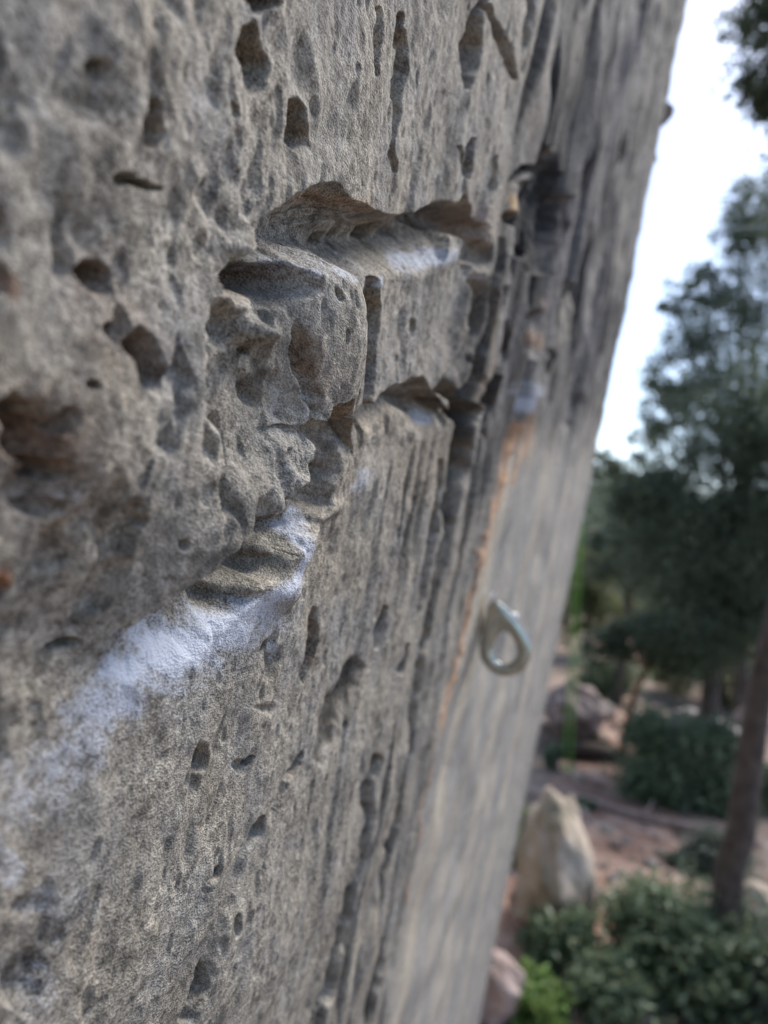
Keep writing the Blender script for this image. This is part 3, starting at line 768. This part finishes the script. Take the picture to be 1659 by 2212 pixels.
# 1 the trunk close by, on the right, with its high crown
b0 = foot(1538, 2150); dist0 = float((b0 - CAM) @ Fv)
mid0 = at(1584, 1860, dist0); mid1 = at(1646, 1520, dist0 * 1.0); top0 = at(1790, 700, dist0)
tree('near tree with a bare leaning brown trunk, its crown high at the right edge', (b0[0], b0[1], gz(b0[0], b0[1])), top0,
     [B(1700, 90, dist0, 110, 170, 120, .7), B(1630, 40, dist0, 60, 70, 60, .35), B(1650, 190, dist0, 45, 60, 60, .3), B(1800, 420, dist0, 130, 200, 160, 1.0), B(1900, 200, dist0, 200, 300, 200, 1.5), B(1850, 800, dist0, 150, 180, 200, 1)],
     .125, M_oak, M_bark, 21, .055, 95, 34, .20, mids=(mid0, mid1, at(1715, 1150, dist0)), group=None)
# 2 big dense dark crown
bx = foot(1480, 1600)
def G(p): return (p[0], p[1], gz(p[0], p[1]))
d2 = 11.5
g2 = at(1560, 1500, d2)
tree('dense dark evergreen tree with a broad crown behind the near trunk', (g2[0], g2[1], gz(g2[0], g2[1])), at(1560, 1150, d2),
     [B(1560, 950, d2, 150, 130, 150, 1.1), B(1470, 1150, d2, 130, 150, 150, 1.2), B(1620, 1230, d2, 140, 190, 150, 1.5), B(1500, 1350, d2, 130, 100, 150, 1.2), B(1650, 900, d2, 120, 170, 130, 1),
      B(1400, 1080, d2, 70, 70, 80, .6), B(1760, 1100, d2, 150, 300, 150, 1.5)],
     .17, M_oak, M_bark, 33, .08, 85, 90, .20, fill=.2)
# 3 looser crown above it, sky showing through
d3 = 14.0
g3 = at(1640, 1450, d3)
tree('tall loose crowned tree with sky showing through, right of the sky gap', (g3[0], g3[1], gz(g3[0], g3[1])), at(1600, 900, d3),
     [B(1560, 720, d3, 110, 130, 110, 1.0), B(1650, 560, d3, 90, 200, 100, 1.0), B(1480, 800, d3, 80, 90, 90, .7), B(1600, 470, d3, 60, 80, 60, .35), B(1510, 620, d3, 60, 50, 60, .3), B(1450, 660, d3, 30, 26, 30, .12), B(1440, 880, d3, 60, 60, 60, .4), B(1740, 500, d3, 110, 230, 110, 1.2)],
     .16, M_oak, M_bark, 47, .08, 95, 62, .17, fill=.3)
# 4 lower tree next to the wall edge
d4 = 15.5
g4 = at(1350, 1440, d4)
tree('low loose tree just right of the wall edge, left of the dense dark tree', (g4[0], g4[1], gz(g4[0], g4[1])), at(1370, 1200, d4),
     [B(1360, 1090, d4, 60, 70, 60, .8), B(1310, 1010, d4, 34, 40, 40, .35), B(1400, 1220, d4, 90, 90, 90, 1.0), B(1310, 1190, d4, 60, 60, 60, .6), B(1400, 960, d4, 40, 50, 40, .3)],
     .12, M_oak, M_bark, 53, .085, 60, 60, .18, fill=.3)
# 5 yellowish green foliage low behind, beside the wall edge
d5 = 19.0
g5 = at(1270, 1400, d5)
tree('small yellow green tree tight beside the wall edge, below the sky gap', (g5[0], g5[1], gz(g5[0], g5[1])), at(1275, 1290, d5),
     [B(1275, 1250, d5, 50, 60, 50, 1.0), B(1320, 1330, d5, 60, 50, 60, 1.0), B(1240, 1330, d5, 40, 60, 40, .6)],
     .09, M_oak2, M_bark, 59, .09, 60, 60, .2, fill=.3)
# 6 olive foliage hanging low in the middle distance on the right
d6 = 17.0
g6 = at(1560, 1520, d6)
tree('olive green low tree behind the pale boulder, left of the near trunk', (g6[0], g6[1], gz(g6[0], g6[1])), at(1560, 1440, d6),
     [B(1545, 1420, d6, 80, 60, 70, 1.0), B(1460, 1450, d6, 60, 40, 60, .7), B(1640, 1440, d6, 60, 60, 60, .7), B(1580, 1500, d6, 50, 30, 40, .4)],
     .08, M_oak2, M_bark, 61, .09, 60, 70, .2, fill=.3)
# 7 thin tree with an orange stem leaning over the path
f7 = foot(1346, 1630); d7 = float((f7 - CAM) @ Fv)
tree('thin tree with an orange leaning stem beside the large bush', G(f7), at(1400, 1440, d7),
     [B(1430, 1390, d7, 80, 55, 70, 1.0), B(1360, 1380, d7, 60, 50, 60, .7), B(1300, 1400, d7, 50, 40, 60, .5)], .07, M_oak, M_bark2, 67, .075, 60, 70, .2,
     mids=(at(1358, 1540, d7), at(1378, 1480, d7)), fill=.3)

# background wood on the rising ground: reads as one mass
def wood():
    g = np.random.default_rng(5); blobs = []
    for k in range(70):
        y = g.uniform(30, 75); x = g.uniform(-4, 40) if k % 2 else g.uniform(-2, 14)
        r = g.uniform(1.6, 2.6); blobs.append((np.array([x, y, gz(x, y) + r * .8]), (r, r, r * 1.05), .5))
    o = leaves('woodland', blobs, .30, M_oak, None, 77, 60, 40, .2, .2)
    tag(o, 'far off dark green woodland on the rising ground', 'woodland', kind='stuff')
wood()

def bush(label, px_, py_, rx, ry, mat, seed, name='bush', clumps=40, per=70, size=.085, spread=.27, group='bushes along the path', cat='bush', extra=()):
    f = foot(px_, py_ + ry * .8); d = float((f - CAM) @ Fv)
    t = thing(name, G(f), label, cat, group)
    c = np.array(G(f)) + np.array([0, 0, ry * d / FPX * .8])
    blobs = [(c, (rx * d / FPX, rx * d / FPX * .9, ry * d / FPX), 1.0)]
    for ex, ey, erx, ery in extra:
        blobs.append((c + (at(px_ + ex, py_ + ey, d) - at(px_, py_, d)), (erx * d / FPX, erx * d / FPX, ery * d / FPX), .6))
    leaves('leaves', blobs, size, mat, t, seed, clumps, per, spread, .15)
    for k in range(5):
        a = random.uniform(0, 6.28); q = c + np.array([math.cos(a) * blobs[0][1][0] * .6, math.sin(a) * blobs[0][1][0] * .6, blobs[0][1][2] * .5])
        limb('stem', [np.array(G(f)) - [0, 0, .05], (np.array(G(f)) + q) / 2, q], .02, .006, M_bark, t, seed + k, 6)
    return t
bush('large dark green bush in the middle, right of the orange stem', 1450, 1660, 95, 95, M_bush, 101, clumps=60, spread=.34, extra=((-70, 50, 50, 70), (90, 60, 60, 50), (-60, -80, 40, 50), (80, -50, 50, 50), (10, 120, 60, 40)))
bush('green bush behind the rope at the foot of the wall edge', 1290, 1470, 50, 45, M_bush, 103, clumps=45, extra=((-40, 20, 30, 30), (50, -10, 40, 40)))
bush('wide green bush at the foot of the near trunk', 1440, 2060, 120, 105, M_bush, 105, clumps=100, spread=.42, per=38, extra=((-100, 90, 80, 60), (110, 20, 90, 110), (30, 110, 120, 80), (-60, -70, 60, 60)))
bush('grey green bush in the bottom right corner', 1635, 2100, 90, 120, M_bush3, 107, clumps=70, spread=.36, per=50, extra=((10, 90, 80, 60), (-100, 90, 90, 70)))
bush('low grey green bush beside the stones, left of the near trunk', 1545, 1850, 60, 42, M_bush3, 109, clumps=35, extra=((-60, 20, 40, 25),))
bush('bright green bush tight against the wall, left of the pale boulder', 1140, 1820, 46, 62, M_bush2, 111, clumps=40, extra=((30, -40, 30, 30), (-10, 50, 40, 40)))
bush('round dark bush below the pale boulder', 1195, 2050, 56, 62, M_bush, 113, clumps=40, extra=((30, -50, 26, 34),))
bush('mid green bush at the bottom edge next to the wall', 1140, 2180, 70, 48, M_bush2, 115, clumps=45, extra=((-40, 20, 40, 30),))
bush('dark bush at the bottom, between the round bush and the wide bush', 1290, 2140, 80, 56, M_bush, 117, clumps=60, spread=.32, per=50, extra=((20, -40, 40, 30),))
bush('tiny green tuft on the trodden path', 1268, 1740, 16, 14, M_bush, 119, name='tuft', clumps=10, cat='plant')
bush('small bush beside the timber step at the wall edge', 1188, 1640, 16, 30, M_bush, 121, clumps=14)
bush('shrub right of the near trunk at the frame edge', 1665, 1700, 50, 60, M_bush, 123, clumps=35)

# ------------------------------------------------------------------ boulders and stones
def rock_mat(name, c1, c2, c3):
    return noise_mat(name, 2.6, [(.3, c1), (.47, c2), (.62, c3)], bump=.05, bscale=11, detail=8)
M_pale = rock_mat('pale_boulder', (.16, .15, .10), (.33, .27, .21), (.46, .39, .32))
M_pink = rock_mat('pink_boulder', (.10, .075, .065), (.22, .165, .145), (.36, .29, .26))
M_greyr = rock_mat('grey_boulder', (.16, .14, .13), (.28, .25, .23), (.40, .36, .33))
def bould(label, px_, py_, w_, h_, mat, seed, depth=None, rot=0, group='boulders below the wall', sink=.12, rx=0, lean=0.0):
    """px_,py_ = foot of the rock in the picture, w_,h_ its size there"""
    f = foot(px_, py_); d = float((f - CAM) @ Fv); sc = d / FPX
    o = boulder('boulder', (f[0], f[1], gz(f[0], f[1]) + h_ * sc * (.5 - sink)), (w_ * sc, (depth or w_) * sc, h_ * sc), mat, seed, 5, rot=rot)
    o.rotation_euler = (0, R_(rx), 0)
    if lean:
        me = o.data; n = len(me.vertices); P = np.empty(n * 3, np.float32); me.vertices.foreach_get('co', P); P = P.reshape(-1, 3)
        zn = P[:, 2] / (abs(P[:, 2]).max() + 1e-6)
        P[:, 0] = P[:, 0] * (1 - .32 * np.clip(zn, -1, 1)) - lean * zn * (w_ * sc)
        me.vertices.foreach_set('co', P.ravel()); me.update()
    return tag(o, label, 'boulder', group)
bould('tall pale boulder standing by the path, the largest one', 1180, 2005, 165, 360, M_pale, 3, depth=240, lean=.20)
bould('rounded grey boulder at the wall edge behind the timber step', 1225, 1590, 120, 130, M_pink, 6)
bould('low brown boulder against the wall nearest the bottom edge', 1060, 2200, 150, 150, M_pink, 47, rx=10)
bould('pinkish brown boulder between the bright bush and the lowest boulder', 1130, 2010, 90, 130, M_pink, 12)
bould('broad pale boulder behind the large bush', 1520, 1640, 210, 110, M_greyr, 15, depth=120)
bould('pale boulder half hidden right of the near trunk', 1640, 1990, 90, 90, M_pale, 18)
bould('pale pinkish rock right of the olive tree', 1600, 1640, 80, 120, M_pink, 20)
bould('flat light rock beyond the timber step', 1290, 1545, 70, 40, M_pale, 22)
stg = 'stones scattered on the path'
sm = boulder('stone', (0, 0, 0), (1, 1, .7), M_pale, 31, 2); sm2 = boulder('stone', (0, 0, 0), (1, .8, .5), M_pink, 32, 2); sm3 = boulder('stone', (0, 0, 0), (1, .9, .6), M_greyr, 33, 2)
SP = [(1312, 1800), (1330, 1835), (1352, 1822), (1365, 1860), (1300, 1880), (1322, 1905), (1345, 1895), (1385, 1840), (1402, 1875), (1425, 1850), (1440, 1890), (1290, 1930), (1310, 1955), (1415, 1815),
      (1460, 1870), (1380, 1905), (1285, 1700), (1305, 1680), (1250, 1690), (1235, 1660), (1270, 1580), (1300, 1600), (1245, 1530), (1340, 1770), (1480, 1850), (1500, 1880), (1275, 1780), (1330, 1940), (1460, 1545), (1490, 1560), (1255, 1760), (1390, 1790)]
used = set(); ST = []
for k, (x, y) in enumerate(SP):
    src = (sm, sm2, sm3)[k % 3]
    o = src if src.name not in used else src.copy()
    if src.name in used: COL.objects.link(o)
    used.add(src.name)
    f = foot(x, y); s_ = random.uniform(.08, .22)
    o.location = (f[0], f[1], gz(f[0], f[1]) + s_ * .18); o.scale = (s_, s_, s_)
    o.rotation_euler = (random.uniform(-.3, .3), random.uniform(-.3, .3), random.uniform(0, 6))
    zone = 'beyond the timber step' if y < 1625 else ('between the timber step and the log' if y < 1775 else 'on the path below the log')
    ST.append((zone, k % 3, x, o))
ORD = ['first', 'second', 'third', 'fourth', 'fifth', 'sixth', 'seventh', 'eighth', 'ninth', 'tenth', 'eleventh', 'twelfth']
for zone in sorted(set(z_ for z_, *_ in ST)):
    for c_ in range(3):
        row = sorted([q_ for q_ in ST if q_[0] == zone and q_[1] == c_], key=lambda q_: q_[2])
        for n_, q_ in enumerate(row):
            cn = ('pale', 'pinkish', 'grey')[c_]
            if len(row) == 1: lab = 'only small %s stone %s' % (cn, zone)
            else: lab = '%s from the left of the %s stones %s' % (ORD[n_], cn, zone)
            tag(q_[3], lab, 'stone', stg)

# ------------------------------------------------------------------ log, timber step, rope
M_log = noise_mat('old_log', 7, [(.3, (.12, .085, .065)), (.55, (.26, .19, .155)), (.8, (.40, .31, .26))], bump=.01, bscale=40)
pts = [foot(x, y) + np.array([0, 0, .05]) for x, y in ((1225, 1722), (1300, 1752), (1380, 1775), (1470, 1795), (1560, 1815), (1640, 1830))]
lg = thing('log', tuple(pts[0]), 'long thin weathered log lying across the path', 'log')
V, F = tube(pts, [.045, .06, .065, .06, .055, .04], 10, rough=.2, seed=4)
o = py_obj('stem', V - np.array(pts[0]), F, M_log, lg)
q = pts[2]; V, F = tube([q, q + np.array([.1, .1, .12]), q + np.array([.15, .25, .2])], [.025, .018, .008], 7)
py_obj('stub', V - np.array(pts[0]), F, M_log, lg)
M_tim = noise_mat('dark_timber', 6, [(.3, (.03, .024, .02)), (.6, (.07, .05, .04)), (.8, (.11, .085, .07))], bump=.01, bscale=30)
e0, e1 = foot(1178, 1632), foot(1335, 1618)
e0[2] = gz(e0[0], e0[1] - .3) + .12; e1[2] = gz(e1[0], e1[1] - .3) + .12
V, F = tube([e0, (e0 + e1) / 2 + [0, .03, .02], e1], [.13, .14, .12], 12, rough=.15, seed=9)
tag(py_obj('timber', V, F, M_tim), 'dark timber edging a step in the path', 'timber')
M_rope, t_, b_ = new_mat('green_rope', .7); b_.inputs['Base Color'].default_value = (.12, .30, .06, 1)
tc = t_.nodes.new('ShaderNodeTexCoord'); wv = nd(t_, 'ShaderNodeTexWave', Scale=60.0, Distortion=1.0); t_.links.new(tc.outputs['Object'], wv.inputs[0])
t_.links.new(ramp(t_, wv.outputs[0], [(.3, (.10, .34, .04)), (.7, (.26, .60, .10))]), b_.inputs['Base Color'])
dr = 11.0
rend = foot(1217, 1668); dr = float((rend - CAM) @ Fv); rend[2] = gz(rend[0], rend[1]) + .012
rp = [np.array([-.68, 4.6, 6.0]), (np.array([-.68, 4.6, 6.0]) + at(1238, 1300, dr)) / 2 + np.array([-.12, 0, -.35]), at(1238, 1300, dr), at(1234, 1400, dr), at(1227, 1500, dr), at(1219, 1630, dr)]
rp += [rend, rend + np.array([.08, .12, 0]), rend + np.array([.02, .3, .0])]
V, F = tube(rp, .011, 8)
rp2 = [p + np.array([.07 + .008 * k, .02, 0]) for k, p in enumerate(rp)]
r0_ = thing('climbing_rope', tuple(rend), 'green climbing rope hanging in two strands just beyond the wall edge', 'rope')
py_obj('strand', V - rend, F, M_rope, r0_)
V, F = tube(rp2, .011, 8); py_obj('strand', V - rend, F, M_rope, r0_)
